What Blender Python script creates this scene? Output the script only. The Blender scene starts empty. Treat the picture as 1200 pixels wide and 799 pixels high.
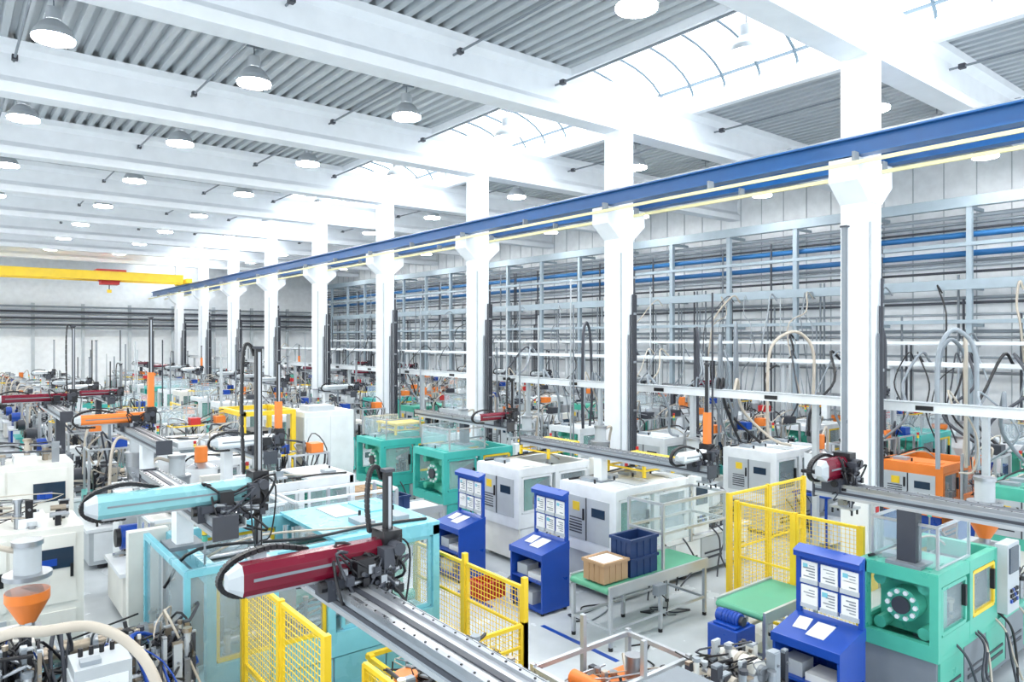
import bpy, bmesh, math, random
from mathutils import Vector, Matrix
random.seed(7)
R=random.Random(11)
scn=bpy.context.scene
try:
    scn.view_settings.view_transform='Standard'
    scn.view_settings.look='None'
    scn.view_settings.exposure=0.5
except Exception: pass

# ---------------------------------------------------------------- materials
MATS={}
def mat(name,col,rough=0.5,metal=0.0,emit=0.0,alpha=1.0,var=0.06,scale=3.0,bump=0.0):
    if name in MATS: return MATS[name]
    m=bpy.data.materials.new(name); m.use_nodes=True
    nt=m.node_tree; b=nt.nodes['Principled BSDF']
    b.inputs['Roughness'].default_value=rough
    b.inputs['Metallic'].default_value=metal
    c=(col[0],col[1],col[2],1)
    if emit>0:
        b.inputs['Base Color'].default_value=c
        b.inputs['Emission Color'].default_value=c
        b.inputs['Emission Strength'].default_value=emit
    else:
        tc=nt.nodes.new('ShaderNodeTexCoord')
        n=nt.nodes.new('ShaderNodeTexNoise'); n.inputs['Scale'].default_value=scale
        n.inputs['Detail'].default_value=6
        r=nt.nodes.new('ShaderNodeValToRGB')
        r.color_ramp.elements[0].position=0.3; r.color_ramp.elements[1].position=0.7
        r.color_ramp.elements[0].color=tuple(max(0,x*(1-var)) for x in col)+(1,)
        r.color_ramp.elements[1].color=tuple(min(1,x*(1+var)) for x in col)+(1,)
        nt.links.new(tc.outputs['Object'],n.inputs['Vector'])
        nt.links.new(n.outputs['Fac'],r.inputs['Fac'])
        nt.links.new(r.outputs['Color'],b.inputs['Base Color'])
        mr=nt.nodes.new('ShaderNodeMapRange'); mr.inputs[3].default_value=max(.02,rough-.1); mr.inputs[4].default_value=min(1,rough+.12)
        nt.links.new(n.outputs['Fac'],mr.inputs[0]); nt.links.new(mr.outputs[0],b.inputs['Roughness'])
        if bump>0:
            bp=nt.nodes.new('ShaderNodeBump'); bp.inputs['Strength'].default_value=bump
            nt.links.new(n.outputs['Fac'],bp.inputs['Height'])
            nt.links.new(bp.outputs['Normal'],b.inputs['Normal'])
    if alpha<1: b.inputs['Alpha'].default_value=alpha
    MATS[name]=m
    return m
WHITE=mat('painted_white',(.79,.83,.86),.35)
WALL=mat('wall_white',(.88,.91,.93),.7)
CONC=mat('column_paint',(.81,.85,.89),.6,var=.03)
CREAM=mat('cream_paint',(.76,.76,.71),.35)
LGREY=mat('light_grey_paint',(.48,.52,.55),.4)
RACK=mat('rack_blue_grey',(.34,.42,.48),.45)
GREY=mat('grey_paint',(.20,.23,.26),.45)
MGREY=mat('mid_grey_paint',(.31,.35,.39),.45)
DGREY=mat('dark_grey_paint',(.045,.05,.065),.45)
BLACK=mat('black_plastic',(.008,.008,.011),.4)
STEEL=mat('brushed_steel',(.38,.40,.43),.3,.85)
ALU=mat('aluminium',(.55,.575,.605),.3,.6)
DECK=mat('roof_deck',(.46,.50,.53),.5,var=.03)
TEAL=mat('teal_paint',(.06,.47,.42),.3)
GREEN=mat('sea_green_paint',(.08,.46,.34),.3)
LBLUE=mat('sky_blue_paint',(.20,.56,.67),.28)
BLUE=mat('blue_paint',(.008,.06,.36),.3)
CBLUE=mat('crane_blue',(.006,.09,.28),.35)
PBLUE=mat('pipe_blue',(.02,.14,.36),.4)
CRATE=mat('crate_blue',(.012,.035,.12),.4)
YEL=mat('safety_yellow',(.86,.60,.03),.4)
PYEL=mat('pale_yellow',(.80,.74,.40),.4)
ORG=mat('orange_paint',(.82,.22,.035),.4)
RED=mat('red_paint',(.52,.02,.02),.4)
MAROON=mat('maroon_paint',(.155,.004,.02),.22)
ARMTEAL=mat('arm_turquoise',(.21,.47,.51),.25)
BELT=mat('green_belt',(.10,.37,.23),.5)
CARD=mat('cardboard',(.40,.26,.15),.8)
PAPER=mat('paper',(.82,.83,.82),.8)
BEIGE=mat('hose_beige',(.50,.45,.38),.6)
FLOOR=mat('floor_epoxy',(.53,.57,.60),.24,var=.13,scale=.9)
SCREEN=mat('screen_dark',(.02,.04,.07),.1)
GLASS=mat('clear_guard',(.66,.80,.86),.05,alpha=.2)
SKYL=mat('polycarbonate_glow',(.93,.97,1.0),.5,emit=2.8)
LAMP=mat('lamp_glow',(1,.99,.96),.5,emit=65)
REFL=mat('lamp_reflector',(.50,.53,.56),.4,.3)
BRONZE=mat('heater_band',(.40,.34,.27),.35,.8)
WOOD=mat('pallet_wood',(.38,.27,.16),.8)
MULL=mat('glazing_bar',(.13,.18,.22),.5)

# ---------------------------------------------------------------- builder
def catmull(P,sub=6):
    P=[Vector(p) for p in P]
    if len(P)<3: return P
    Q=[P[0]*2-P[1]]+P+[P[-1]*2-P[-2]]
    out=[]
    for i in range(1,len(Q)-2):
        a,b,c,d=Q[i-1],Q[i],Q[i+1],Q[i+2]
        for k in range(sub):
            t=k/sub
            out.append(0.5*((2*b)+(c-a)*t+(2*a-5*b+4*c-d)*t*t+(3*b-a-3*c+d)*t**3))
    out.append(P[-1]); return out
class B:
    def __init__(s): s.v=[];s.f=[];s.m=[];s.sm=[];s.mats=[];s.k=0
    def mi(s,m):
        if m not in s.mats: s.mats.append(m)
        return s.mats.index(m)
    def add(s,vs,fs,m,smooth=False):
        o=len(s.v); s.v+= [tuple(v) for v in vs]; k=s.mi(m)
        for f in fs: s.f.append([i+o for i in f]); s.m.append(k); s.sm.append(smooth)
    def box(s,x0,y0,z0,x1,y1,z1,m):
        if x0>x1:x0,x1=x1,x0
        if y0>y1:y0,y1=y1,y0
        if z0>z1:z0,z1=z1,z0
        s.k+=1; e=(s.k%9)*.0006
        x0-=e;y0-=e;x1+=e;y1+=e;z1+=e
        vs=[(x0,y0,z0),(x1,y0,z0),(x1,y1,z0),(x0,y1,z0),(x0,y0,z1),(x1,y0,z1),(x1,y1,z1),(x0,y1,z1)]
        s.add(vs,[(0,3,2,1),(4,5,6,7),(0,1,5,4),(1,2,6,5),(2,3,7,6),(3,0,4,7)],m)
    def cb(s,cx,cy,cz,sx,sy,sz,m): s.box(cx-sx/2,cy-sy/2,cz-sz/2,cx+sx/2,cy+sy/2,cz+sz/2,m)
    def obox(s,c,a,b,d,m):
        c=Vector(c)
        vs=[c-a-b-d,c+a-b-d,c+a+b-d,c-a+b-d,c-a-b+d,c+a-b+d,c+a+b+d,c-a+b+d]
        s.add(vs,[(0,3,2,1),(4,5,6,7),(0,1,5,4),(1,2,6,5),(2,3,7,6),(3,0,4,7)],m)
    def bar(s,p0,p1,w,h,m):
        p0=Vector(p0);p1=Vector(p1);d=p1-p0
        if d.length<1e-6:return
        s.k+=1; e=(s.k%5)*.0004; w+=e; h+=e
        u=d.normalized(); up=Vector((0,0,1)) if abs(u.z)<.95 else Vector((1,0,0))
        a=u.cross(up).normalized(); b=a.cross(u)
        s.obox((p0+p1)/2,d/2,a*w/2,b*h/2,m)
    def cyl(s,p0,p1,r,m,n=12,r2=None,cap=True):
        p0=Vector(p0);p1=Vector(p1); r2=r if r2 is None else r2
        u=(p1-p0).normalized(); up=Vector((0,0,1)) if abs(u.z)<.95 else Vector((1,0,0))
        a=u.cross(up).normalized(); b=a.cross(u)
        vs=[];
        for p,rr in((p0,r),(p1,r2)):
            for i in range(n):
                t=2*math.pi*i/n; vs.append(p+a*math.cos(t)*rr+b*math.sin(t)*rr)
        s.add(vs,[(i,(i+1)%n,n+(i+1)%n,n+i) for i in range(n)],m,True)
        if cap:
            s.add(vs,[tuple(range(n-1,-1,-1)),tuple(range(n,2*n))],m)
    def tube(s,P,r,m,n=6,sub=5,spline=True):
        P=catmull(P,sub) if spline else [Vector(p) for p in P]
        vs=[];L=len(P); a=None
        for i,p in enumerate(P):
            d=(P[min(i+1,L-1)]-P[max(i-1,0)])
            if d.length<1e-6: d=Vector((0,0,1))
            d.normalize()
            if a is None:
                up=Vector((0,0,1)) if abs(d.z)<.9 else Vector((1,0,0)); a=d.cross(up).normalized()
            a=(a-d*a.dot(d))
            if a.length<1e-6: a=Vector((1,0,0))
            a.normalize(); b=d.cross(a)
            for k in range(n):
                t=2*math.pi*k/n; vs.append(p+a*math.cos(t)*r+b*math.sin(t)*r)
        fs=[]
        for i in range(L-1):
            for k in range(n): fs.append((i*n+k,i*n+(k+1)%n,(i+1)*n+(k+1)%n,(i+1)*n+k))
        s.add(vs,fs,m,True)
        s.add(vs,[tuple(range(n)),tuple(range((L-1)*n,L*n))],m)
    def prism(s,poly,axis,a0,a1,m,smooth=False):
        n=len(poly);vs=[]
        for a in(a0,a1):
            for (p,q) in poly:
                vs.append({'x':(a,p,q),'y':(p,a,q),'z':(p,q,a)}[axis])
        s.add(vs,[(i,(i+1)%n,n+(i+1)%n,n+i) for i in range(n)],m,smooth)
        s.add(vs,[tuple(range(n-1,-1,-1)),tuple(range(n,2*n))],m)
    def chain(s,P,w,h,side,m,sub=10):
        P=catmull(P,sub); side=Vector(side)
        for i in range(len(P)-1):
            d=P[i+1]-P[i]
            if d.length<1e-5: continue
            u=d.normalized(); n=u.cross(side).normalized()
            s.obox((P[i]+P[i+1])/2,d*.42,side*w/2,n*h/2,m)
            s.obox((P[i]+P[i+1])/2,d*.6,side*w*.42,n*h*.36,m)
    def frame(s,p0,u,v,lu,lv,t,m):
        p0=Vector(p0);u=Vector(u);v=Vector(v)
        for a,b in(((0,0),(lu,0)),((0,lv),(lu,lv)),((0,0),(0,lv)),((lu,0),(lu,lv))):
            s.bar(p0+u*a[0]+v*a[1],p0+u*b[0]+v*b[1],t,t,m)
    def wmesh(s,p0,u,v,lu,lv,sp,t,m):
        p0=Vector(p0);u=Vector(u);v=Vector(v)
        n=int(lu/sp)
        for i in range(1,n): s.bar(p0+u*i*lu/n,p0+u*i*lu/n+v*lv,t,t,m)
        n=int(lv/sp)
        for i in range(1,n): s.bar(p0+v*i*lv/n,p0+v*i*lv/n+u*lu,t,t,m)
    def sheet(s,p0,u,v,lu,lv,t,m):
        p0=Vector(p0);u=Vector(u);v=Vector(v);n=u.cross(v)
        s.obox(p0+u*lu/2+v*lv/2,u*lu/2,v*lv/2,n*t/2,m)
    def data(s,name):
        me=bpy.data.meshes.new(name); me.from_pydata(s.v,[],s.f)
        for m in s.mats: me.materials.append(m)
        me.polygons.foreach_set('material_index',s.m)
        me.polygons.foreach_set('use_smooth',s.sm)
        me.update()
        bm=bmesh.new(); bm.from_mesh(me)
        bmesh.ops.recalc_face_normals(bm,faces=bm.faces); bm.to_mesh(me); bm.free()
        return me
    def obj(s,name,loc=(0,0,0),rot=0,bevel=0,sc=None):
        return place(s.data(name),name,loc,rot,bevel,sc)
def place(me,name,loc=(0,0,0),rot=0,bevel=0,sc=None):
    o=bpy.data.objects.new(name,me); scn.collection.objects.link(o)
    o.location=loc; o.rotation_euler=(0,0,rot)
    if sc: o.scale=(sc,sc,sc)
    if bevel>0:
        md=o.modifiers.new('bevel','BEVEL'); md.width=bevel; md.segments=2; md.limit_method='ANGLE'
    return o
X=Vector((1,0,0));Y=Vector((0,1,0));Z=Vector((0,0,1))

# ---------------------------------------------------------------- room shell
CX=13.2; S=6.0; Y0=6.29
YEND=60.0; XR=27.0; XL=-12.0; YB=-6.0
b=B(); b.box(XL,YB,-.2,XR+.3,YEND+.3,0,FLOOR); b.obj('floor')
b=B(); b.box(XR,YB,0,XR+.3,YEND,11.6,WALL)
yy=0
while yy<YEND-1: b.box(XR-.02,yy,0,XR,yy+.03,10.6,LGREY); yy+=1.0
b.obj('wall_right')
b=B(); b.box(XL,YEND,0,XR+.3,YEND+.3,11.6,WALL); b.obj('wall_back')
SK0,SK1=11.5,15.8
def deck(b,x0,x1,m):
    p=.30; n=int((x1-x0)/p); p=(x1-x0)/n; pts=[]
    for i in range(n):
        x=x0+i*p; pts+=[(x,10.72),(x+p*.42,10.72),(x+p*.52,10.86),(x+p*.90,10.86)]
    pts.append((x1,10.72))
    vs=[];
    for y in(YB,YEND):
        vs+=[(q[0],y,q[1]) for q in pts]
    n=len(pts)
    b.add(vs,[(i,i+1,n+i+1,n+i) for i in range(n-1)],m)
    b.box(x0,YB,10.92,x1,YEND,11.0,m)
b=B(); deck(b,XL,SK0,DECK); deck(b,SK1,XR,DECK); b.obj('ceiling')
b=B(); N=14
def arc(t): 
    a=math.pi*t; return ((SK0+SK1)/2-math.cos(a)*(SK1-SK0)/2, 10.95+math.sin(a)*1.0)
vs=[];
for y in(YB,YEND): vs+=[(arc(i/N)[0],y,arc(i/N)[1]) for i in range(N+1)]
b.add(vs,[(i,i+1,N+2+i,N+1+i) for i in range(N)],SKYL,True)
yy=YB
while yy<=YEND:
    b.tube([(arc(i/N)[0],yy,arc(i/N)[1]-.07) for i in range(N+1)],.042,MULL,4,1,False)
    yy+=1.0
for t in(.12,.5,.88):
    x,z=arc(t); b.box(x-.025,YB,z-.1,x+.025,YEND,z-.03,MULL)
b.box(SK0-.15,YB,10.55,SK0+.05,YEND,11.0,CONC); b.box(SK1-.05,YB,10.55,SK1+.15,YEND,11.0,CONC)
b.obj('window_skylight')

def column():
    b=B()
    b.box(-.25,-.25,0,.25,.25,9.6,CONC)
    b.prism([(-.25,6.95),(.25,6.95),(.66,7.3),(.66,7.7),(-.66,7.7),(-.66,7.3)],'y',-.265,.265,CONC)
    b.box(-.3,-.3,0,.3,.3,.35,YEL)
    for i in range(6):
        b.cyl((.31,-.22+.085*i,0),(.31,-.22+.085*i,6.2),.034,GREY if i%2 else DGREY,6)
    for i in range(3):
        b.cyl((.40,-.2+.11*i,0),(.40,-.2+.11*i,5.6),.03,DGREY,6)
    for z in(1.5,2.7,3.9,5.1,6.0): b.box(.25,-.26,z,.35,.28,z+.05,STEEL)
    for i in range(3): b.cyl((.05+.07*i,-.29,0),(.05+.07*i,-.29,4.6+.5*i),.022,DGREY if i else GREY,6)
    b.box(-.2,-.33,1.3,.0,-.25,1.7,LGREY); b.box(-.15,-.35,1.4,-.05,-.33,1.5,RED)
    b.cyl((-.2,-.27,0),(-.2,-.27,6.6),.02,LGREY,6)
    return b.data('concrete_column')
cm=column()
for n in range(-2,9): place(cm,'concrete_column',(CX,Y0+S*n,0),0,0)
def beam_poly(h0=9.6,h1=10.72):
    return [(-.26,h0),(.26,h0),(.26,h0+.22),(.09,h0+.38),(.09,h1-.28),(.24,h1-.16),(.24,h1),(-.24,h1),(-.24,h1-.16),(-.09,h1-.28),(-.09,h0+.38),(-.26,h0+.22)]
b=B(); b.prism(beam_poly(),'x',XL,XR,CONC); bm_=b.data('roof_beam')
for n in range(-2,9): place(bm_,'roof_beam',(0,Y0+S*n,0))
b=B()
for x in(-3,1.2,4.7,8.2,11.0,17,20.5,24): 
    b.cyl((x,YB,10.3),(x,YEND-.1,10.3),.025,GREY,6)
    for n in range(-2,9): b.cb(x,Y0+S*n-.34,10.3,.1,.12,.1,DGREY)
b.obj('sprinkler_pipes')

# high bay lamps
b=B()
b.cyl((0,0,.05),(0,0,.28),.13,REFL,14)
b.cyl((0,0,.28),(0,0,.52),.015,GREY,6)
prof=[(.13,.06),(.23,-.02),(.31,-.14),(.35,-.26)]
for (r1,z1),(r2,z2) in zip(prof,prof[1:]): b.cyl((0,0,z1),(0,0,z2),r1,REFL,24,r2,cap=False)
for k in range(4):
    rr_=.34-.03*k; b.cyl((0,0,-.30-.012*k),(0,0,-.25),rr_,LAMP,24) if k==0 else None
b.box(-.2,-.02,.48,.2,.02,.52,GREY)
lm=b.data('high_bay_lamp')
for n in range(-1,8):
    for x in(-5.5,-2,1.6,5.2,8.9,12.0,17.2,20.8,24.3):
        y=Y0+S*(n+.5)-(1.4 if n==0 else 0)
        place(lm,'high_bay_lamp',(x,y,10.19))

# crane runways
b=B()
for sx in(-1,1):
    x=CX+sx*.55
    b.prism([(x-.13,7.72),(x+.13,7.72),(x+.13,7.75),(x+.02,7.75),(x+.02,8.02),(x+.13,8.02),(x+.13,8.05),(x-.13,8.05),(x-.13,8.02),(x-.02,8.02),(x-.02,7.75),(x-.13,7.75)],'y',YB,YEND-.3,CBLUE)
    b.box(x-.04,YB,8.05,x+.04,YEND-.3,8.10,STEEL)
b.obj('crane_runway')
b=B()
for sx in(-1,1):
    x=CX+sx*.55
    b.box(x-.31,YB,7.52,x-.26,YEND-.3,7.58,PYEL)
    yy=YB
    while yy<YEND-1:
        b.box(x-.29,yy,7.55,x-.13,yy+.04,7.75,GREY); yy+=3.0
b.obj('conductor_rail')
def crane(x0,x1,y,name,hx,h=.5,w=.32,dd=.7):
    b=B()
    for dy in(-dd,dd):
        b.box(x0+.2,y+dy-w/2,8.15,x1-.2,y+dy+w/2,8.15+h,YEL)
        b.box(x0+.2,y+dy-w*.6,8.13+h,x1-.2,y+dy+w*.6,8.18+h,YEL)
    for x in(x0,x1):
        b.box(x-.15,y-1.6,8.12,x+.15,y+1.6,8.4,YEL)
        for dy in(-1.4,1.4): b.cyl((x-.06,y+dy,8.25),(x+.06,y+dy,8.25),.14,DGREY,12)
    b.box(hx-.8,y-.9,8.18+h,hx+.8,y+.9,8.3+h,RED)
    b.box(hx-.5,y-.4,7.9,hx+.5,y+.4,8.18+h,RED)
    b.cyl((hx-.6,y,8.3),(hx+.6,y,8.3),.22,RED,12)
    b.cyl((hx,y,7.6),(hx,y,7.9),.03,DGREY,6); b.box(hx-.12,y-.08,7.4,hx+.12,y+.08,7.6,YEL)
    b.obj(name)
crane(-11,12.65,51,'overhead_crane',8.3)

# wall rack with pipes
b=B()
XW=25.9
yy=2.85
while yy<59:
    b.box(XW-.08,yy-.08,0,XW+.08,yy+.08,9.0,RACK)
    for z in(8.8,6.2,5.0): b.box(XW,yy-.05,z-.1,XR,yy+.05,z,RACK)
    yy+=3.0
for z,h in((8.75,.34),(6.1,.32),(5.0,.12),(3.6,.1),(7.5,.12),(2.2,.08)):
    b.box(XW-.12,0,z,XW+.12,59.5,z+h,RACK)
b.obj('pipe_rack')
b=B()
specs=[(8.5,.07,MGREY),(8.3,.055,GREY),(8.12,.04,DGREY),(7.9,.10,PBLUE),(7.3,.10,PBLUE),(7.08,.05,GREY),(6.9,.06,MGREY),(6.7,.045,DGREY),(5.85,.06,GREY),(5.68,.045,DGREY),(5.3,.045,MGREY),(4.75,.06,MGREY),(4.55,.045,GREY),(3.9,.04,MGREY),(3.4,.05,STEEL)]
for i,(z,r,m) in enumerate(specs):
    b.cyl((26.2+.12*(i%3),0,z),(26.2+.12*(i%3),59.5,z),r,m,8)
yy=1
while yy<58:
    k=R.randint(2,5)
    for i in range(k):
        b.cyl((26.1,yy+i*.15,R.choice([0,1.2])),(26.1,yy+i*.15,R.choice([5.3,5.8,4.3,6.6,8.3])),.04,R.choice([DGREY,GREY,MGREY,GREY]),6)
    yy+=R.uniform(1.2,2.2)
b.obj('wall_pipes')
b=B()
for z in(6.7,6.2,5.7,5.2):
    b.box(-11,YEND-.9,z,25,YEND-.5,z+.12,GREY)
for x in range(-10,25,3): b.box(x-.1,YEND-.7,0,x+.1,YEND-.5,7,LGREY)
for z in (6.4,5.95,5.5): b.cyl((-11,YEND-.95,z),(25,YEND-.95,z),.08,DGREY,6)
b.obj('cable_rack')

# ---------------------------------------------------------------- machines
def clutter(b,x0,y0,z0,x1,y1,z1,n,seed,cables=6,s=1.0,dark=False):
    r=random.Random(seed)
    cols=[STEEL,DGREY,GREY,BLACK,LGREY,STEEL,BEIGE,BRONZE,BLACK]
    if dark: cols=[STEEL,DGREY,GREY,BLACK,MGREY,STEEL,LGREY,BRONZE,ALU,MGREY,CREAM]
    for i in range(n):
        x=r.uniform(x0,x1);y=r.uniform(y0,y1);z=z0; h=r.uniform(.1,1)*(z1-z0)
        w=r.uniform(.05,.16)*s;d=r.uniform(.05,.16)*s;m=r.choice(cols)
        k=r.random()
        if k<.45:
            b.cb(x,y,z+h/2,w,d,h,m); b.cb(x,y,z+h,w*1.2,d*.8,.03,r.choice(cols))
            b.cyl((x,y-d/2-.04*s,z+h*.7),(x,y+d/2+.04*s,z+h*.7),.025*s,STEEL,8)
        elif k<.75:
            b.cyl((x,y,z),(x,y,z+h),w*.4,m,10); b.cyl((x,y,z+h),(x,y,z+h+.04),w*.55,r.choice(cols),10)
            b.cyl((x,y,z+h*.5),(x,y,z+h*.55),w*.6,STEEL,10)
        else:
            b.cyl((x-w,y,z+h*.6),(x+w,y,z+h*.6),.05*s,m,10); b.cb(x,y,z+h*.3,.08*s,.08*s,h*.6,r.choice(cols))
            b.cyl((x+w,y,z+h*.6),(x+w+.05*s,y,z+h*.6),.035*s,STEEL,8)
    for i in range(cables):
        p=[(r.uniform(x0,x1),r.uniform(y0,y1),r.uniform(z0+.02,z1)) for _ in range(4)]
        b.tube(p,r.choice([.008,.012,.018]),r.choice([BLACK,BLACK,DGREY,BLACK if dark else BEIGE,STEEL]),5,5)

def hopper(b,x,y,z,col,s=1.0):
    b.cyl((x,y,z),(x,y,z+.12*s),.07*s,STEEL,12)
    b.cb(x,y,z+.03,.26*s,.26*s,.04,STEEL)
    b.cyl((x,y,z+.12*s),(x,y,z+.36*s),.08*s,col,16,.21*s)
    b.cyl((x,y,z+.36*s),(x,y,z+.46*s),.21*s,col,16)
    b.cyl((x,y,z+.46*s),(x,y,z+.62*s),.205*s,GLASS if col is ORG else col,16)
    b.cyl((x,y,z+.60*s),(x,y,z+.65*s),.23*s,STEEL,16)
    b.cyl((x,y,z+.65*s),(x,y,z+.95*s),.13*s,LGREY,14)
    b.cyl((x,y,z+.95*s),(x,y,z+1.0*s),.15*s,STEEL,14)
    b.tube([(x+.1*s,y,z+.9*s),(x+.35*s,y,z+.95*s),(x+.5*s,y+.2,z+.6*s),(x+.55*s,y+.3,z-.2)],.03,BEIGE,6)

def imm(L=4.0,W=1.4,H=1.9,col=WHITE,base=LGREY,inj=WHITE,seed=1,Lc=None,disk=None,topguard=False,roof=.45,closed=False,hx=.5,hs=1.0):
    """injection moulding machine, long axis x, clamp end at x=0"""
    b=B(); r=random.Random(seed); Lc=Lc or L*.5; disk=disk or GREEN
    hb=.8
    for x in(.3,L*.5,L-.3):
        for y in(.2,W-.2): b.cyl((x,y,0),(x,y,.1),.09,BLACK,10)
    b.box(.05,.06,.1,L-.05,W-.06,hb,base)
    n=int(L/.7)
    for i in range(n):
        xa=.1+i*(L-.2)/n; xb=.1+(i+1)*(L-.2)/n-.03
        b.box(xa,.035,.18,xb,.06,hb-.08,base if i%2 else col)
        b.box(xa,W-.06,.18,xb,W-.035,hb-.08,col)
        b.box(xa+.1,.028,.3,xb-.1,.035,.34,DGREY); b.box(xa+.1,.028,.4,xb-.1,.035,.43,DGREY)
    b.box(0,.02,hb-.06,L,W-.02,hb,col)
    t=.09
    for x in(0,Lc*.5,Lc-t):
        for y in(.02,W-t-.02): b.box(x,y,hb,x+t,y+t,H,col)
    for y in(.02,W-t-.02):
        b.box(0,y,H-.14,Lc,y+t,H,col)
        b.box(0,y,hb,Lc,y+t,hb+.22,col)
    b.box(0,.02,H-.14,t,W-.02,H,col); b.box(0,.02,hb,t,W-.02,hb+.12,col)
    b.box(Lc-t,.02,H-.2,Lc,W-.02,H,col)
    b.box(0,.02,H-.02,Lc*roof,W-.02,H+.02,col)
    for i in range(int(Lc*roof/.5)):
        x=.15+i*.5; b.box(x,.15,H+.02,x+.35,W*.45,H+.035,LGREY if i%2 else col); b.box(x+.1,W*.6,H+.02,x+.3,W*.8,H+.08,MGREY)
        b.cyl((x+.05,W*.5,H+.03),(x+.05,W*.5,H+.1),.02,BLACK,8)
    b.tube([(.1,W*.9,H+.04),(Lc*.3,W*.85,H+.05),(Lc*.6,W*.9,H+.06),(Lc,W*.8,H+.1),(Lc+.3,W*.7,H-.3)],.02,BLACK,5)
    b.tube([(.3,W*.86,H+.04),(Lc*.4,W*.8,H+.05),(Lc*.8,W*.7,H+.08),(Lc+.2,W*.6,H-.3)],.015,BEIGE,5)
    if closed:
        b.box(.0,.0,hb,.02,W,H,col)
        b.box(-.012,.15,hb+.15,0,W-.15,H-.2,LGREY); b.box(-.02,W*.5-.01,hb+.15,-.01,W*.5+.01,H-.2,DGREY)
        b.box(-.03,W*.5+.05,1.3,-.01,W*.5+.08,1.5,BLACK); b.box(-.02,.25,H-.5,-.011,W*.4,H-.35,SCREEN)
        for q in range(6): b.box(-.016,W*.58,hb+.25+q*.05,-.011,W*.8,hb+.27+q*.05,DGREY)
        b.box(-.018,W*.62,H-.45,-.011,W*.74,H-.3,YEL)
    for x0 in(t,Lc*.5+t):
        x1=x0+Lc*.5-2*t
        for y in(.05,W-.07):
            b.sheet((x0,y,hb+.22),X,Z,x1-x0,H-hb-.36,.012,GLASS)
            b.frame((x0+.03,y-.01,hb+.25),X,Z,x1-x0-.06,H-hb-.42,.045,col if x0<Lc*.3 else (YEL if seed%3==0 else col))
            b.box(x1-.1,y-.05,hb+.45,x1-.06,y-.01,hb+.7,BLACK)
    c=(H+hb)/2; q=(H-hb)*.42; yc=W/2; wq=min(q,W*.36)
    for x in(.35,Lc*.62,Lc-.05):
        b.box(x,yc-wq,c-q*.95,x+.2,yc+wq,c+q*.9,disk if x<.5 else STEEL)
    for dy in(-wq*.75,wq*.75):
        for dz in(-q*.7,q*.65):
            b.cyl((.15,yc+dy,c+dz),(Lc+.1,yc+dy,c+dz),.045,STEEL,10)
            b.cyl((.12,yc+dy,c+dz),(.35,yc+dy,c+dz),.075,disk,10)
    b.cyl((.13,yc,c),(.34,yc,c),.25*q/.5,disk,24)
    b.cyl((.08,yc,c),(.13,yc,c),.13*q/.5,DGREY,16)
    for k in range(10):
        a=2*math.pi*k/10; b.cyl((.10,yc+.2*math.cos(a)*q/.5,c+.2*math.sin(a)*q/.5),(.14,yc+.2*math.cos(a)*q/.5,c+.2*math.sin(a)*q/.5),.03,WHITE,6)
    for dz in(-.2,.2):
        b.bar((.55,yc,c+dz),(Lc*.35,yc,c+dz*.4),.3,.1,disk); b.bar((Lc*.35,yc,c+dz*.4),(Lc*.62,yc,c+dz*1.2),.3,.1,disk)
    b.cb(Lc*.75,yc,c,.25,wq*1.1,q*1.1,STEEL)
    b.cb(Lc*.87,yc,c,.2,wq*1.1,q*1.1,GREY)
    clutter(b,.5,.2,hb,Lc-.2,W-.2,c,14,seed,5)
    b.box(Lc+.1,yc-.35,hb,L-.3,yc-.25,hb+.1,STEEL); b.box(Lc+.1,yc+.25,hb,L-.3,yc+.35,hb+.1,STEEL)
    zb=hb+.42
    b.cyl((Lc,yc,zb),(Lc+(L-Lc)*.5,yc,zb),.09,BRONZE,14)
    for k in range(6):
        xx=Lc+.15+k*(L-Lc)*.07; b.cyl((xx,yc,zb),(xx+.07,yc,zb),.12,STEEL if k%2 else BRONZE,14)
    b.box(Lc+(L-Lc)*.42,yc-.32,hb+.1,L-.55,yc+.32,zb+.28,inj)
    b.box(Lc+(L-Lc)*.5,yc-.36,hb+.14,L-.85,yc-.32,zb+.18,LGREY)
    b.cyl((L-.55,yc,zb),(L-.12,yc,zb),.2,DGREY if seed%2 else BLUE,16)
    b.cyl((L-.12,yc,zb),(L-.05,yc,zb),.15,BLACK,16)
    hopper(b,Lc+(L-Lc)*hx,yc,zb+.28,[ORG,STEEL,WHITE][seed%3],hs)
    clutter(b,Lc+.1,.12,hb,L-.2,yc-.38,hb+.45,18,seed+9,12,.7)
    clutter(b,Lc+.1,yc+.38,hb,L-.2,W-.12,hb+.4,14,seed+5,10,.7)
    b.box(Lc-.02,-.1,hb+.1,Lc+.42,.04,H+.05,inj); b.box(Lc+.04,-.115,hb+.62,Lc+.36,-.1,hb+.95,SCREEN)
    for i in range(4):
        for j in range(3): b.cb(Lc+.1+i*.07,-.11,hb+.25+j*.07,.04,.02,.04,BLACK if (i+j)%3 else BLUE)
    b.cyl((Lc,W-.1,H),(Lc,W-.1,H+.25),.012,STEEL,6)
    for k,mm in enumerate((GREEN,YEL,RED)): b.cyl((Lc,W-.1,H+.25+k*.07),(Lc,W-.1,H+.31+k*.07),.03,mm,8)
    for k in range(8):
        xx=r.uniform(.4,L-.4); b.tube([(xx,.1,hb+.1),(xx+.05,-.08,hb-.1),(xx+r.uniform(-.3,.3),-.15,.35),(xx+r.uniform(-.4,.4),-.2,.02)],.016,r.choice([BLACK,DGREY,BEIGE]),5)
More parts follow.
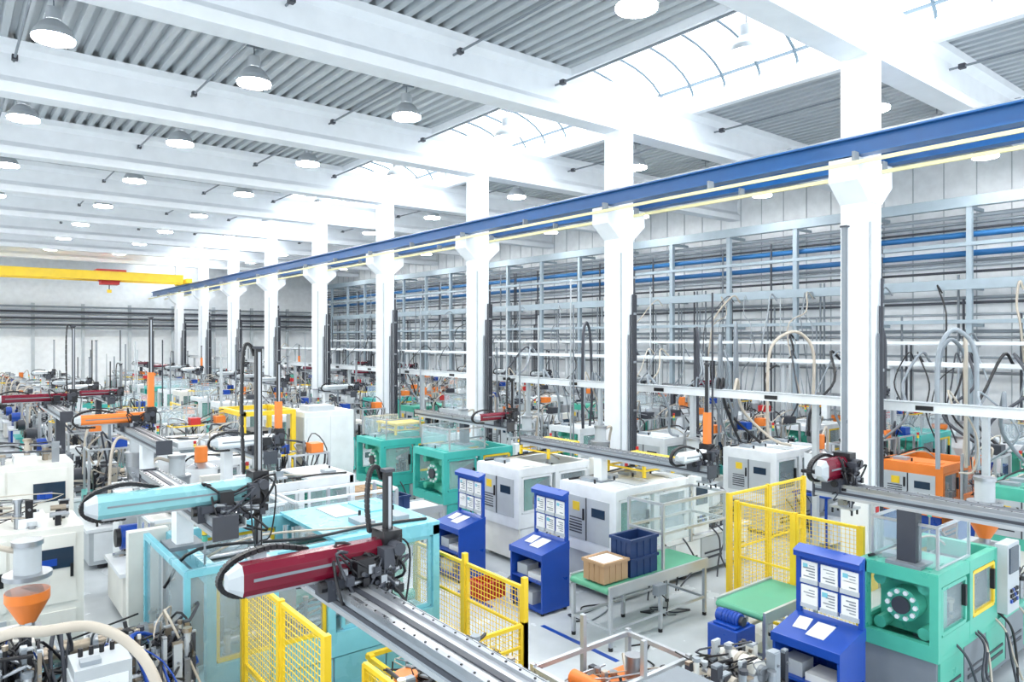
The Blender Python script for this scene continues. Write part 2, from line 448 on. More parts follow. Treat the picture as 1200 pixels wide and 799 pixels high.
    if topguard:
        b.frame((.2,.1,H+.02),X,Z,Lc*.5,.5,.03,ALU); b.sheet((.2,.1,H+.02),X,Z,Lc*.5,.5,.01,GLASS)
        b.frame((.2,W-.1,H+.02),X,Z,Lc*.5,.5,.03,ALU); b.sheet((.2,W-.1,H+.02),X,Z,Lc*.5,.5,.01,GLASS)
        b.sheet((.2,.1,H+.02),Y,Z,W-.2,.5,.01,GLASS)
        b.bar((.2,.1,H+.52),(.2,W-.1,H+.52),.03,.03,ALU)
    return b.data('injection_molding_machine')

def robot(y0=0,y1=3.5,cy=.6,armcol=MAROON,vcol=BLACK,vup=1.4,vdn=.9,arm=1.5,ped=.7,pedy=None,beamcol=ALU,boxcol=DGREY,bw=1.0,vchain=True,accent=None,extra=0,ah=1.0):
    """traverse robot; origin at beam axis on x=0, top of beam z=0; beam along y"""
    b=B(); pedy=y1-.5 if pedy is None else pedy
    b.box(-.13*bw,y0,-.24,.13*bw,y1,-.02,MGREY)
    b.box(-.13*bw,y0,-.06,.13*bw,y1,0,beamcol); b.box(-.135*bw,y0,-.24,.135*bw,y1,-.19,beamcol)
    b.box(-.16*bw,y0,-.03,-.12*bw,y1,.03,STEEL); b.box(.12*bw,y0,-.03,.16*bw,y1,.03,STEEL)
    b.box(-.03,y0,.0,.03,y1,.012,DGREY)
    b.box(-.145*bw,y0,-.15,-.13*bw,y1,-.11,DGREY)
    b.box(-.16*bw,y0-.03,-.27,.16*bw,y0,.04,DGREY); b.box(-.16*bw,y1,-.27,.16*bw,y1+.03,.04,DGREY)
    k=y0+.2
    while k<y1: b.cyl((-.14*bw,k,.03),(-.14*bw,k,.04),.012,BLACK,6); b.cyl((.14*bw,k,.03),(.14*bw,k,.04),.012,BLACK,6); k+=.18
    tx=.17*bw
    b.box(tx,y0+.2,-.2,tx+.17,y1,-.18,LGREY); b.box(tx+.16,y0+.2,-.2,tx+.17,y1,-.08,LGREY)
    b.chain([(tx+.08,y1-.2,-.15),(tx+.08,(cy+y1)/2,-.15),(tx+.08,cy+.5,-.15),(tx+.08,cy+.25,-.05),(tx+.08,cy+.45,.1),(tx+.08,cy+.8,.1)],.12,.06,(1,0,0),BLACK,6)
    b.tube([(tx+.05,y0+.3,-.16),(tx+.09,(y0+cy)/2,-.15),(tx+.05,cy-.2,-.14),(tx+.08,cy+.2,-.1)],.02,BLACK,5)
    k=y0+.3
    while k<y1-.2: b.box(tx+.17,k,-.2,tx+.176,k+.1,-.08,BLACK); k+=.2
    b.box(-.12,pedy-.15,-ped,.12,pedy+.15,-.24,boxcol if armcol is MAROON else WHITE); b.box(-.25,pedy-.28,-ped,.25,pedy+.28,-ped+.06,GREY)
    b.box(-.2*bw,cy-.2,.03,.2*bw,cy+.2,.12,boxcol); b.box(-.24*bw,cy-.16,-.1,-.16*bw,cy+.16,.12,DGREY)
    b.cyl((-.3*bw,cy-.1,.05),(-.16*bw,cy-.1,.05),.06,BLACK,10)
    b.box(.02,cy-.26,.12,.2,cy-.12,.3,BLACK)
    w=.12; zc=.24+(ah-1)*.12; xa,xb=(-arm*.85,arm*.3)
    hh=.12*ah
    pr=[(cy-w,zc-hh*.6),(cy-w*.7,zc-hh),(cy+w*.7,zc-hh),(cy+w,zc-hh*.6),(cy+w,zc+hh*.5),(cy+w*.6,zc+hh),(cy-w*.6,zc+hh),(cy-w,zc+hh*.5)]
    b.prism(pr,'x',xa,xb,armcol)
    for (xe,xs) in((xa,-1),(xb,1)):
        n=len(pr); sm=[(cy+(p-cy)*.55,zc+(q-zc)*.5) for p,q in pr]
        vs=[(xe,p,q) for p,q in pr]+[(xe+xs*.13,p,q) for p,q in sm]
        b.add(vs,[(i,(i+1)%n,n+(i+1)%n,n+i) for i in range(n)]+[tuple(range(n,2*n))],armcol if xs>0 else LGREY)
    b.box(xa+.1,cy-w-.005,zc-.012,xb-.1,cy-w,zc+.012,GREY)
    b.box(xa+.05,cy-w*.5,zc-hh-.03,xb,cy+w*.5,zc-hh,STEEL)
    b.chain([(xa+.75,cy+w+.05,zc+.13),(xa+.35,cy+w+.05,zc+.22),(xa-.02,cy+w+.05,zc+.14),(xa-.15,cy+w+.05,zc-.05),(xa+.0,cy+w+.05,zc-.2),(xa+.35,cy+w+.05,zc-.22)],.08,.05,(0,1,0),BLACK,6)
    vx=xb+.12
    b.box(vx-.12,cy-.15,zc-.2,vx+.1,cy+.15,zc+.24,BLACK)
    b.cyl((vx-.02,cy-.15,zc+.08),(vx-.02,cy-.32,zc+.08),.07,DGREY,12)
    b.box(vx-.2,cy-.3,zc-.1,vx-.08,cy-.14,zc+.1,DGREY)
    vw=.04
    b.box(vx-vw,cy-vw,-vdn,vx+vw,cy+vw,zc+vup,vcol)
    b.box(vx+vw,cy-.015,-vdn+.05,vx+vw+.012,cy+.015,zc+vup-.05,STEEL)
    b.box(vx-.015,cy-vw-.012,-vdn+.05,vx+.015,cy-vw,zc+vup-.05,STEEL)
    b.box(vx-.06,cy-.06,zc+vup,vx+.06,cy+.06,zc+vup+.03,DGREY)
    if accent: b.box(vx-.07,cy-.07,zc+.25,vx+.07,cy+.07,zc+.25+vup*.35,accent)
    if vchain:
        b.chain([(vx-.02,cy+.1,zc+vup-.1),(vx-.08,cy+.1,zc+vup+.05),(vx-.17,cy+.1,zc+vup-.02),(vx-.2,cy+.1,zc+vup*.6),(vx-.17,cy+.1,zc+.2)],.06,.04,(0,1,0),BLACK,6)
    b.tube([(vx,cy-.1,zc+.2),(vx+.2,cy-.14,zc),(vx+.15,cy-.1,-.4),(vx,cy-.07,-vdn+.1)],.012,BLACK,5)
    b.tube([(vx-.1,cy-.18,zc+.1),(vx-.2,cy-.3,zc-.2),(vx-.1,cy-.16,-.5),(vx,cy-.07,-vdn+.1)],.012,DGREY,5)
    rr=random.Random(extra)
    for i in range(extra):
        b.tube([(rr.uniform(-.1,vx),cy+rr.uniform(-.25,.2),.15),(rr.uniform(-.2,vx+.2),cy+rr.uniform(-.4,.1),rr.uniform(.2,.5)),(rr.uniform(-.2,vx+.1),cy+rr.uniform(-.4,.1),rr.uniform(-.3,.1)),(rr.uniform(.1,.4),cy+rr.uniform(-.2,.5),-.15)],rr.choice([.012,.018]),rr.choice([BLACK,BLACK,BLACK,DGREY]),5)
        b.cb(rr.uniform(-.1,vx+.05),cy-rr.uniform(.12,.3),rr.uniform(-.1,.2),.07,.07,.09,rr.choice([BLACK,STEEL,DGREY]))
        b.cyl((rr.uniform(-.1,vx),cy-.3,rr.uniform(-.1,.2)),(vx*.5,cy-.15,.05),.025,rr.choice([STEEL,DGREY]),8)
    b.box(vx-.09,cy-.09,-vdn-.14,vx+.09,cy+.09,-vdn,STEEL); b.box(vx-.15,cy-.22,-vdn-.18,vx+.15,cy+.22,-vdn-.14,ALU)
    for dx in(-.1,.1):
        for dy in(-.18,.18): b.cyl((vx+dx,cy+dy,-vdn-.28),(vx+dx,cy+dy,-vdn-.18),.02,BLACK,8)
    return b
def krobot(s,x,z,y0,y1,cy,pedz,pedy,**k):
    robot(y0/s,y1/s,cy/s,ped=(z-pedz)/s,pedy=pedy/s,**k).obj('traverse_robot',(x,0,z),0,.005,s)

def fence_obj(x0,y0,x1,y1,ztop,zbot,name='safety_fence',tall=0,sp=.06,n=1):
    b=B(); p0=Vector((x0,y0,0));p1=Vector((x1,y1,0)); d=p1-p0; L=d.length;u=d/L
    for i in range(n+1):
        p=p0+u*(L*i/n); b.cb(p.x,p.y,ztop/2+tall/2,.06,.06,ztop+tall,YEL); b.cb(p.x,p.y,.01,.14,.14,.02,YEL)
    for i in range(n):
        q=p0+u*(L*i/n+.05)
        b.frame(q+Z*zbot,u,Z,L/n-.1,ztop-zbot-.03,.04,YEL)
        b.bar(q+Z*((ztop+zbot)/2),q+u*(L/n-.1)+Z*((ztop+zbot)/2),.03,.03,YEL)
        b.wmesh(q+Z*zbot,u,Z,L/n-.1,ztop-zbot-.03,sp,.005,YEL)
    b.obj(name)

IM=[imm(4.0,1.4,1.9,WHITE,LGREY,WHITE,1,closed=True,roof=1),
    imm(4.0,1.4,1.9,TEAL,LGREY,WHITE,3,topguard=True),
    imm(4.0,1.4,2.0,CREAM,GREY,CREAM,2,closed=True,roof=1),
    imm(4.0,1.4,1.85,WHITE,BLUE,WHITE,6),
    imm(4.0,1.4,1.9,WHITE,CREAM,CREAM,4,closed=True),
    imm(4.0,1.4,1.9,LGREY,WHITE,ORG,9,topguard=True),
    imm(4.0,1.4,1.9,WHITE,WHITE,WHITE,7,topguard=True),
    imm(4.0,1.4,1.8,ORG,BLUE,ORG,8,closed=True),
    imm(4.0,1.4,1.8,GREEN,CREAM,WHITE,10,closed=True,roof=1)]
def RB(k,s,**kw): return robot(0,2.6/s,.5/s,ped=.85/s,pedy=2.2/s,**kw).data('traverse_robot')
ROB=[RB(0,.65,armcol=MAROON,vup=1.3,vdn=.6,arm=1.4,extra=5),
     RB(1,.65,armcol=WHITE,vup=1.9,vdn=.6,arm=1.2,vchain=False,accent=ORG,extra=6),
     RB(2,.65,armcol=WHITE,vcol=GREY,vup=2.4,vdn=.6,arm=1.0,vchain=False,extra=5),
     RB(3,.65,armcol=LGREY,vcol=DGREY,vup=1.6,vdn=.4,arm=1.2,extra=5),
     RB(4,.65,armcol=LGREY,vcol=GREY,vup=1.4,vdn=.5,arm=1.4,vchain=False,extra=5)]

# ---- key machines
place(imm(3.8,.95,1.75,GREEN,GREY,LGREY,3,Lc=1.9,topguard=True),'injection_molding_machine',(9.0,3.38,0),0,.008)
A2=imm(6.4,1.8,2.1,LBLUE,LGREY,CREAM,12,Lc=2.9,topguard=False,roof=.5,hx=.43,hs=.95)
place(A2,'injection_molding_machine',(5.1,9.7,0),math.pi,.008)
place(imm(4.4,1.5,1.7,GREY,DGREY,LGREY,5,Lc=2.2),'injection_molding_machine',(4.9,3.9,0),math.pi)
place(IM[0],'injection_molding_machine',(8.9,8.35,0))
place(IM[4],'injection_molding_machine',(8.9,10.95,0))
place(IM[1],'injection_molding_machine',(8.9,13.6,0))
place(IM[1],'injection_molding_machine',(8.7,16.2,0))
place(IM[8],'injection_molding_machine',(15.0,3.6,0))
place(IM[7],'injection_molding_machine',(16.4,6.1,0))
place(IM[0],'injection_molding_machine',(14.7,8.9,0))
# glazed guard around the light-blue clamp end
b=B()
for y in(0,.9,1.8): b.box(-.03,y-.03,0,.03,y+.03,2.15,LBLUE if y!=.9 else ALU)
for z in(.15,1.0,2.12): b.box(-.03,0,z-.03,.03,1.8,z+.03,LBLUE)
b.sheet((0,0,.15),Y,Z,1.8,1.95,.01,GLASS)
b.box(.0,-.03,2.08,.9,.03,2.15,LBLUE); b.box(.87,-.03,0,.93,.03,2.15,LBLUE); b.box(0,-.03,.12,.9,.03,.18,LBLUE); b.sheet((0,0,.15),X,Z,.9,1.95,.01,GLASS)
b.box(-.05,.8,1.0,-.03,.86,1.25,BLACK)
b.obj('glazed_guard',(1.95,7.72,0),0,.005)
# key robots
krobot(.65,2.2,2.8,1.4,5.2,4.62,1.72,2.8,armcol=MAROON,vup=.87,vdn=.4,arm=1.3,bw=1.1,extra=16,ah=1.25)
krobot(.75,2.2,2.72,7.3,10.6,7.7,2.1,8.9,armcol=ARMTEAL,vup=1.97,vdn=.6,arm=1.65,extra=12,ah=1.2)
krobot(.72,9.2,2.6,2.3,4.95,4.7,1.77,3.8,armcol=MAROON,vup=4.4,vdn=.3,arm=.6,vcol=GREY,vchain=False,bw=1.0,extra=22,ah=1.5)
krobot(.65,9.4,2.5,6.8,11.4,7.05,1.9,9.2,armcol=WHITE,vup=2.2,vdn=.3,arm=.8,vchain=False,accent=ORG,bw=1.0,extra=12)
krobot(.65,10.0,2.6,12.6,16.6,12.9,1.93,14.4,armcol=MAROON,vup=1.25,vdn=.4,arm=1.2,extra=10)
krobot(.7,2.7,2.9,12.0,15.5,14.6,1.95,13.2,armcol=ORG,vup=2.6,vdn=.5,arm=1.3,vchain=False,accent=ORG,extra=8)
krobot(.7,2.0,3.0,17.0,21.0,19.4,2.0,18.0,armcol=MAROON,vup=2.3,vdn=.5,arm=1.6,extra=6)

def row(xs,ys,rot,zb=2.75,rx=None,seed=0,pr=.6,ks=(0,2,3,4,6,1,5,0,6,4)):
    r=random.Random(seed)
    for i,y in enumerate(ys):
        k=ks[(i*7+seed)%len(ks)]
        if rot: place(IM[k],'injection_molding_machine',(xs,y+1.4,0),math.pi)
        else: place(IM[k],'injection_molding_machine',(xs,y,0))
        if r.random()<pr:
            place(ROB[r.randrange(len(ROB))],'traverse_robot',((rx or xs+2.1)+r.uniform(-.1,.1),y-1.5,zb),0,0,.65)
row(8.8,[23.6+3.1*i for i in range(11)],0,2.72,10.9,3,.5)
row(14.6,[12.0+3.1*i for i in range(14)],0,2.72,16.7,5,.6,(1,0,3,8,6,4,5,0,7,4))
row(20.4,[5.0+3.1*i for i in range(17)],0,2.72,22.5,8,.5,(0,7,3,8,6,1,5,0,6,4))
row(6.2,[12.6+3.3*i for i in range(13)],1,2.72,4.0,13,.4)
row(.8,[18.3+3.3*i for i in range(11)],1,2.72,-1.2,21,.25)

# fences
fence_obj(2.5,5.6,2.5,7.65,2.05,.15,n=2)
fence_obj(5.25,6.35,5.25,8.75,1.66,.7,n=2,tall=.1)
fence_obj(5.25,6.35,4.4,6.35,1.25,.7,n=1)
fence_obj(10.0,6.9,12.3,6.9,2.0,.15,n=2)
fence_obj(10.0,4.75,10.0,6.75,1.9,.15,n=2)
fence_obj(6.6,26.5,6.6,28.3,2.2,.2,n=1,sp=.2)
b=B()
for x in(0,1.4):
    for y in(0,1.9): b.box(x,y,0,x+.12,y+.12,2.5,YEL)
for z in(.9,2.38):
    b.box(0,0,z,.12,2.02,z+.12,YEL); b.box(0,0,z,1.52,.12,z+.12,YEL); b.box(1.4,0,z,1.52,2.02,z+.12,YEL); b.box(0,1.9,z,1.52,2.02,z+.12,YEL)
b.box(.15,.15,0,1.35,1.85,.85,GREY); b.box(.4,.4,.85,1.1,1.6,1.9,BLACK)
b.sheet((.06,.12,1.02),Y,Z,1.8,1.36,.01,GLASS); clutter(b,.2,.2,.85,1.3,1.8,1.7,16,3,8)
b.obj('press_guard_cage',(6.4,19.8,0))
b=B(); b.box(0,0,.1,1.5,1.4,2.4,WHITE); b.box(.05,.05,0,1.45,1.35,.1,DGREY)
for i in range(2): b.box(-.015,.06+i*.66,.3,0,.68+i*.66,2.25,LGREY); b.box(.06+i*.72,-.015,.3,.7+i*.72,0,2.25,WHITE); b.box(-.03,.58+i*.1,1.2,-.01,.61+i*.1,1.4,BLACK)
b.box(-.02,.9,1.6,-.014,1.2,1.85,SCREEN); b.box(.2,.2,2.4,1.0,.9,2.55,LGREY)
b.obj('switchgear_cabinet',(8.1,19.6,0))
def cell(w,d,h,seed):
    b=B()
    for x in(0,w/2,w):
        for y in(0,d): b.box(x-.025,y-.025,0,x+.025,y+.025,h,ALU)
    for z in(.8,h):
        b.frame((0,0,z),X,Y,w,d,.045,WHITE)
    b.sheet((0,0,.85),X,Z,w,h-.9,.008,GLASS); b.sheet((0,0,.85),Y,Z,d,h-.9,.008,GLASS)
    b.box(.05,.05,.1,w-.05,d-.05,.75,WHITE); b.box(.03,.03,.75,w-.03,d-.03,.8,LGREY)
    for i in range(3): b.box(.1+i*w/3,.04,.2,.1+i*w/3+w/4,.05,.65,LGREY)
    clutter(b,.15,.15,.8,w-.15,d-.15,1.5,26,seed,12,.8); b.box(w*.55,d*.3,.8,w*.8,d*.7,1.35,WHITE); b.box(w*.2,d*.3,.8,w*.35,d*.6,1.2,ORG)
    return b
cell(1.9,.8,1.95,4).obj('glazed_assembly_cell',(2.3,10.9,0))
cell(1.8,.8,1.9,6).obj('glazed_assembly_cell',(4.4,11.0,0))

# workstations
def station():
    b=B(); W,D=.82,.6
    b.box(0,0,.05,D,.03,1.0,BLUE); b.box(0,W-.03,.05,D,W,1.0,BLUE); b.box(D-.03,0,.05,D,W,1.0,BLUE)
    b.box(0,0,.05,D,W,.1,BLUE); b.box(.02,.03,.5,D,W-.03,.53,BLUE)
    b.prism([(-.02,.98),(-.02,1.0),(D,1.14),(D,1.0),(.5,.98)],'y',-.01,W+.01,BLUE)
    b.box(-.02,-.01,.9,.01,W+.01,1.0,BLUE)
    b.box(D-.06,.0,1.1,D-.02,.05,1.9,BLUE); b.box(D-.06,W-.05,1.1,D-.02,W,1.9,BLUE)
    b.box(D-.05,.02,1.2,D-.03,W-.02,1.9,BLUE); b.prism([(D-.16,1.9),(D,1.96),(D,1.9)],'y',0,W,BLUE)
    b.box(D-.14,0,1.83,D-.05,W,1.9,BLUE)
    for j in range(2):
        for i in range(3):
            y=.05+i*.25; z=1.22+j*.3
            b.box(D-.07,y,z,D-.055,y+.2,z+.25,PAPER)
            b.box(D-.08,y-.01,z-.02,D-.05,y+.21,z+.03,LGREY)
            for q in range(5): b.box(D-.073,y+.03,z+.06+q*.034,D-.07,y+.1+.07*((q*7+i)%3)/2,z+.07+q*.034,GREY)
            if (i+j)%2: b.box(D-.0735,y+.12,z+.17,D-.07,y+.18,z+.22,LBLUE)
    b.obox((.28,W*.45,1.075),Vector((.15,0,.035)),Vector((0,.11,0)),Vector((-.0015,0,.005)),PAPER)
    b.obox((.32,W*.75,1.085),Vector((.12,.02,.028)),Vector((-.01,.08,0)),Vector((-.0015,0,.005)),PAPER)
    b.box(.08,.1,.53,.4,.45,.62,PAPER); b.box(.05,.3,.1,.45,.7,.3,LGREY); b.box(.1,.5,.53,.35,.75,.7,LGREY)
    for x in(.05,D-.05):
        for y in(.05,W-.05): b.cyl((x,y,0),(x,y,.06),.03,BLACK,8)
    return b.data('document_workstation')
st=station()
for (x,y) in((7.8,3.95),(7.6,8.75),(7.45,10.9)): place(st,'document_workstation',(x,y,0),0,.006)

def table(Lx,Ly,h,name,loc,belt=True):
    b=B()
    for x in(.05,Lx/2,Lx-.05):
        for y in(.04,Ly-.04):
            b.box(x-.025,y-.025,.05,x+.025,y+.025,h-.1,ALU); b.cyl((x,y,0),(x,y,.05),.035,BLACK,8)
    for y in(.04,Ly-.04): b.bar((.05,y,.3),(Lx-.05,y,.3),.04,.04,ALU)
    for x in(.05,Lx-.05): b.bar((x,.04,.3),(x,Ly-.04,.3),.04,.04,ALU)
    b.box(0,0,h-.12,Lx,.04,h+.03,ALU); b.box(0,Ly-.04,h-.12,Lx,Ly,h+.03,ALU)
    b.box(.02,.04,h-.08,Lx-.02,Ly-.04,h,BELT if belt else WHITE)
    b.cyl((.02,.04,h-.045),(.02,Ly-.04,h-.045),.045,BELT,12); b.cyl((Lx-.02,.04,h-.045),(Lx-.02,Ly-.04,h-.045),.045,BELT,12)
    b.box(Lx*.4,-.1,h-.27,Lx*.4+.2,.0,h-.12,GREY)
    b.tube([(Lx*.45,-.05,h-.25),(Lx*.5,-.1,.5),(Lx*.6,.1,.2),(Lx*.8,.3,.02)],.012,BLACK,5)
    return b.obj(name,loc,0,.004)
table(2.3,.85,.9,'belt_conveyor',(7.5,7.15,0))
table(1.4,.8,.85,'belt_conveyor',(8.5,5.3,0))
b=B(); b.box(0,0,.0,.42,.45,.72,BLUE); b.cyl((.21,.08,.80),(.21,.42,.80),.09,BLUE,16); b.cyl((.21,.03,.80),(.21,.08,.80),.06,DGREY,16); b.box(.05,.05,.72,.37,.4,.75,BLUE)
for q in range(5): b.cyl((.21,.12+.05*q,.80),(.21,.14+.05*q,.80),.098,BLUE,16)
b.obj('gear_motor_unit',(8.0,5.4,0),0,.008)
b=B()
for x in(0,1.6):
    for y in(0,.7): b.box(x-.02,y-.02,0,x+.02,y+.02,1.0,ALU)
for z in(.55,1.0):
    b.frame((0,0,z),X,Y,1.6,.7,.04,ALU)
b.sheet((0,0,.55),X,Z,1.6,.45,.01,GLASS); b.sheet((0,.7,.1),X,Z,1.6,.9,.01,GLASS)
b.obj('machine_guard_frame',(8.75,7.22,.93))
def crate(b,x,y,z,w,d,h,m):
    t=.02
    b.box(x,y,z,x+w,y+d,z+t,m)
    b.box(x,y,z,x+t,y+d,z+h,m);b.box(x+w-t,y,z,x+w,y+d,z+h,m);b.box(x,y,z,x+w,y+t,z+h,m);b.box(x,y+d-t,z,x+w,y+d,z+h,m)
    b.box(x-.02,y-.02,z+h-.04,x+w+.02,y,z+h,m);b.box(x-.02,y+d,z+h-.04,x+w+.02,y+d+.02,z+h,m)
    b.box(x-.02,y,z+h-.04,x,y+d,z+h,m);b.box(x+w,y,z+h-.04,x+w+.02,y+d,z+h,m)
    for i in range(1,4): b.box(x+w*i/4-.01,y-.012,z,x+w*i/4+.01,y,z+h-.04,m); b.box(x-.012,y+d*i/4-.01,z,x,y+d*i/4+.01,z+h-.04,m)
b=B(); crate(b,0,0,0,.6,.4,.28,CRATE); cr=b.data('plastic_crate')
place(cr,'plastic_crate',(8.1,7.3,.91)); place(cr,'plastic_crate',(8.1,7.3,1.195))
place(cr,'plastic_crate',(7.1,13.1,.95))
b=B(); crate(b,0,0,0,.5,.42,.3,CARD); b.box(.02,.02,.26,.48,.4,.28,PAPER); b.obj('cardboard_box',(7.53,7.3,.93))
b=B(); crate(b,0,0,0,.5,.35,.3,RED); b.obj('plastic_crate',(7.25,9.9,0.0))
table(1.4,.8,.93,'packing_table',(7.0,12.9,0),False)

def trestle(w=.9,d=1.0,h=.3):
    b=B()
    b.box(0,0,h-.05,w,d,h,YEL)
    for x,y,sx,sy in((.05,.05,.08,.08),(w-.05,.05,-.08,.08),(.05,d-.05,.08,-.08),(w-.05,d-.05,-.08,-.08)):
        b.bar((x+sx*.1,y+sy*.1,h-.05),(x,y,0),.05,.05,YEL)
    b.frame((.05,.05,h*.4),X,Y,w-.1,d-.1,.03,YEL)
    return b.data('yellow_stand')
tr=trestle()
for x,y in((9.85,8.55),(9.85,11.15),(9.2,16.4)): place(tr,'yellow_stand',(x,y,2.0))

# aluminium handling cell in foreground
b=B()
for z in(.4,.95):
    b.frame((0,0,z),X,Y,1.5,.9,.05,ALU)
for x in(0,.75,1.5):
    for y in(0,.9): b.box(x-.025,y-.025,0,x+.025,y+.025,1.0 if x!=.75 else 1.35,ALU)
b.box(.2,.2,.45,.7,.7,.75,ORG); b.box(.85,.15,.45,1.35,.75,.68,ORG); b.cyl((.4,.2,.82),(.4,.7,.82),.08,ORG,14)
b.cyl((1.1,.45,.68),(1.1,.45,.95),.10,STEEL,14)
b.box(.15,.1,.35,1.4,.8,.45,LGREY); clutter(b,.1,.05,.45,1.4,.85,.85,20,91,12,.6)
b.obj('aluminium_handling_cell',(5.0,5.0,0),0,.004)
b=B(); b.box(0,0,.0,1.2,.9,.6,GREY); b.box(.0,.0,.6,1.2,.9,.64,STEEL)
clutter(b,.05,.05,.64,1.15,.85,1.1,70,77,14,.7,True)
b.cyl((.3,.2,.85),(.3,.7,.85),.10,BEIGE,18); b.cyl((.75,.2,.88),(.75,.7,.88),.13,CREAM,18)
b.cyl((.75,.15,.88),(.75,.2,.88),.09,STEEL,18)
for k in range(3): b.cyl((.75,.28+.14*k,.88),(.75,.32+.14*k,.88),.15,BEIGE,18)
b.obj('hydraulic_pump_unit',(6.2,4.2,0),0,.005)
b=B()
b.frame((0,0,.8),X,Y,.8,1.6,.05,YEL); b.frame((0,0,.3),X,Y,.8,1.6,.05,YEL)
for x in(0,.8):
    for y in(0,1.5): b.box(x-.03,y-.03,0,x+.03,y+.03,.85,YEL)
b.box(.05,.1,.5,.75,1.4,.6,LGREY); clutter(b,.1,.1,.6,.7,1.4,.95,20,33,10,.7)
b.obj('yellow_base_frame',(3.9,6.0,0))
b=B(); b.box(0,0,0,1.3,.9,1.1,GREY); b.box(.02,.02,1.1,1.28,.88,1.16,STEEL); clutter(b,.05,.05,1.16,1.25,.85,1.75,60,19,26,.7,True)
b.frame((.05,.05,1.16),X,Z,.5,.6,.04,YEL); b.frame((.05,.05,1.16),Y,Z,.7,.6,.04,YEL); b.wmesh((.05,.05,1.16),Y,Z,.7,.6,.06,.006,YEL)
b.box(.8,.3,1.16,1.15,.7,1.5,BLUE); b.cyl((.3,.5,1.16),(.3,.5,1.7),.1,ORG,16)
b.obj('mold_changing_unit',(2.75,4.75,0),0,.004)

# left foreground
b=B(); b.box(0,0,0,.42,.4,1.8,LGREY); b.box(.03,-.01,.1,.39,0,1.7,WHITE); b.box(.08,-.02,1.5,.25,-.01,1.65,SCREEN); b.box(-.01,.03,1.2,0,.37,1.7,WHITE)
for i in range(5): b.box(.08,-.015,1.2+i*.05,.34,-.01,1.22+i*.05,DGREY)
for i in range(4): b.cyl((.08+.08*i,.3,1.8),(.08+.08*i,.3,1.87),.02,BLACK,8)
b.box(.05,.05,1.8,.2,.15,1.84,MGREY)
b.obj('control_cabinet',(.85,6.75,0),0,.01)
b=B(); b.box(0,0,0,.7,.7,1.3,MGREY); b.box(-.01,-.01,1.3,.71,.71,1.33,GREY); clutter(b,.03,.03,1.33,.67,.67,2.0,100,41,26,.5,True)
b.obj('valve_manifold',(.0,6.95,0),0,.004)
b=B(); b.box(0,0,0,.6,.5,1.1,LGREY); clutter(b,.03,.03,1.1,.57,.47,1.75,90,49,24,.5,True)
b.obj('valve_manifold',(1.32,7.1,0),0,.004)
b=B(); b.box(0,0,0,.7,.42,.95,MGREY); clutter(b,.03,.03,.95,.67,.4,1.6,90,52,24,.5,True)
b.obj('valve_manifold',(.7,7.4,0),0,.004)
b=B()
rr=random.Random(5)
for i in range(40):
    x=rr.uniform(.2,1.9)
    b.tube([(x,7.85+rr.uniform(0,.1),rr.uniform(.9,1.7)),(x+rr.uniform(-.2,.2),7.65,rr.uniform(1.1,1.9)),(x+rr.uniform(-.3,.3),7.35,rr.uniform(1.2,2.0)),(x+rr.uniform(-.4,.4),7.0,rr.uniform(.8,1.5)),(x+rr.uniform(-.3,.3),6.6,rr.uniform(.2,.7)),(x+rr.uniform(-.4,.4),6.3,.03)],rr.choice([.008,.012,.016,.02]),rr.choice([BLACK,BLACK,DGREY,BLUE,BEIGE,STEEL]),6)
b.obj('cable_bundle')
b=B()
for (x0,y0,x1,y1) in((6.2,5.6,7.6,5.2),(7.2,6.6,8.2,7.0),(6.5,5.2,7.9,4.6),(9.6,7.6,9.0,7.9),(7.9,8.2,8.8,8.5),(5.5,9.0,6.3,8.0),(5.4,8.6,5.9,7.2),(8.4,10.2,8.7,10.7)):
    for k in range(3):
        b.tube([(x0+rr.uniform(-.2,.2),y0+rr.uniform(-.2,.2),.015),(x0*.66+x1*.34+rr.uniform(-.25,.25),y0*.66+y1*.34+rr.uniform(-.25,.25),.015),(x0*.33+x1*.67+rr.uniform(-.25,.25),y0*.33+y1*.67+rr.uniform(-.25,.25),.015),(x1,y1,.015)],.012,rr.choice([BLACK,DGREY,GREY]),5)
b.obj('floor_cables')
b=B(); b.tube([(-.2,6.9,2.0),(.35,6.5,2.3),(.6,6.3,2.34),(.9,6.3,2.3),(1.15,6.2,2.13),(1.3,6.0,1.85),(1.45,5.7,1.1),(1.5,5.5,.05)],.04,BEIGE,12,8); b.obj('suction_hose')
def encl(w,d,h,seed):
    b=B(); b.box(0,0,0,w,d,h,CREAM); n=3
    for i in range(n):
        x0=.05+i*(w-.1)/n; x1=x0+(w-.1)/n-.04
        b.box(x0,-.02,h*.55,x1,0,h-.08,CREAM); b.box(x0,-.02,.1,x1,0,h*.5,LGREY if i%2 else CREAM)
        b.box(x1-.06,-.04,h*.7,x1-.03,-.02,h*.78,BLACK)
        b.box(x0+.1,.2,h,x0+.4,.7,h+.12,WHITE)
    b.box(w-.55,-.03,h*.76,w-.12,-.022,h*.88,SCREEN); b.box(w-.5,-.035,h*.78,w-.3,-.03,h*.82,BLUE)
    for q in range(7): b.box(w-.6,-.026,.25+q*.05,w-.15,-.02,.27+q*.05,DGREY)
    clutter(b,.1,.1,h,w-.1,d-.1,h+.35,16,seed,8,.7)
    return b
encl(2.3,1.0,2.1,1).obj('machine_enclosure',(-.85,10.7,0),0,.01)
encl(2.6,1.0,2.5,2).obj('machine_enclosure',(-.9,13.6,0),0,.01)

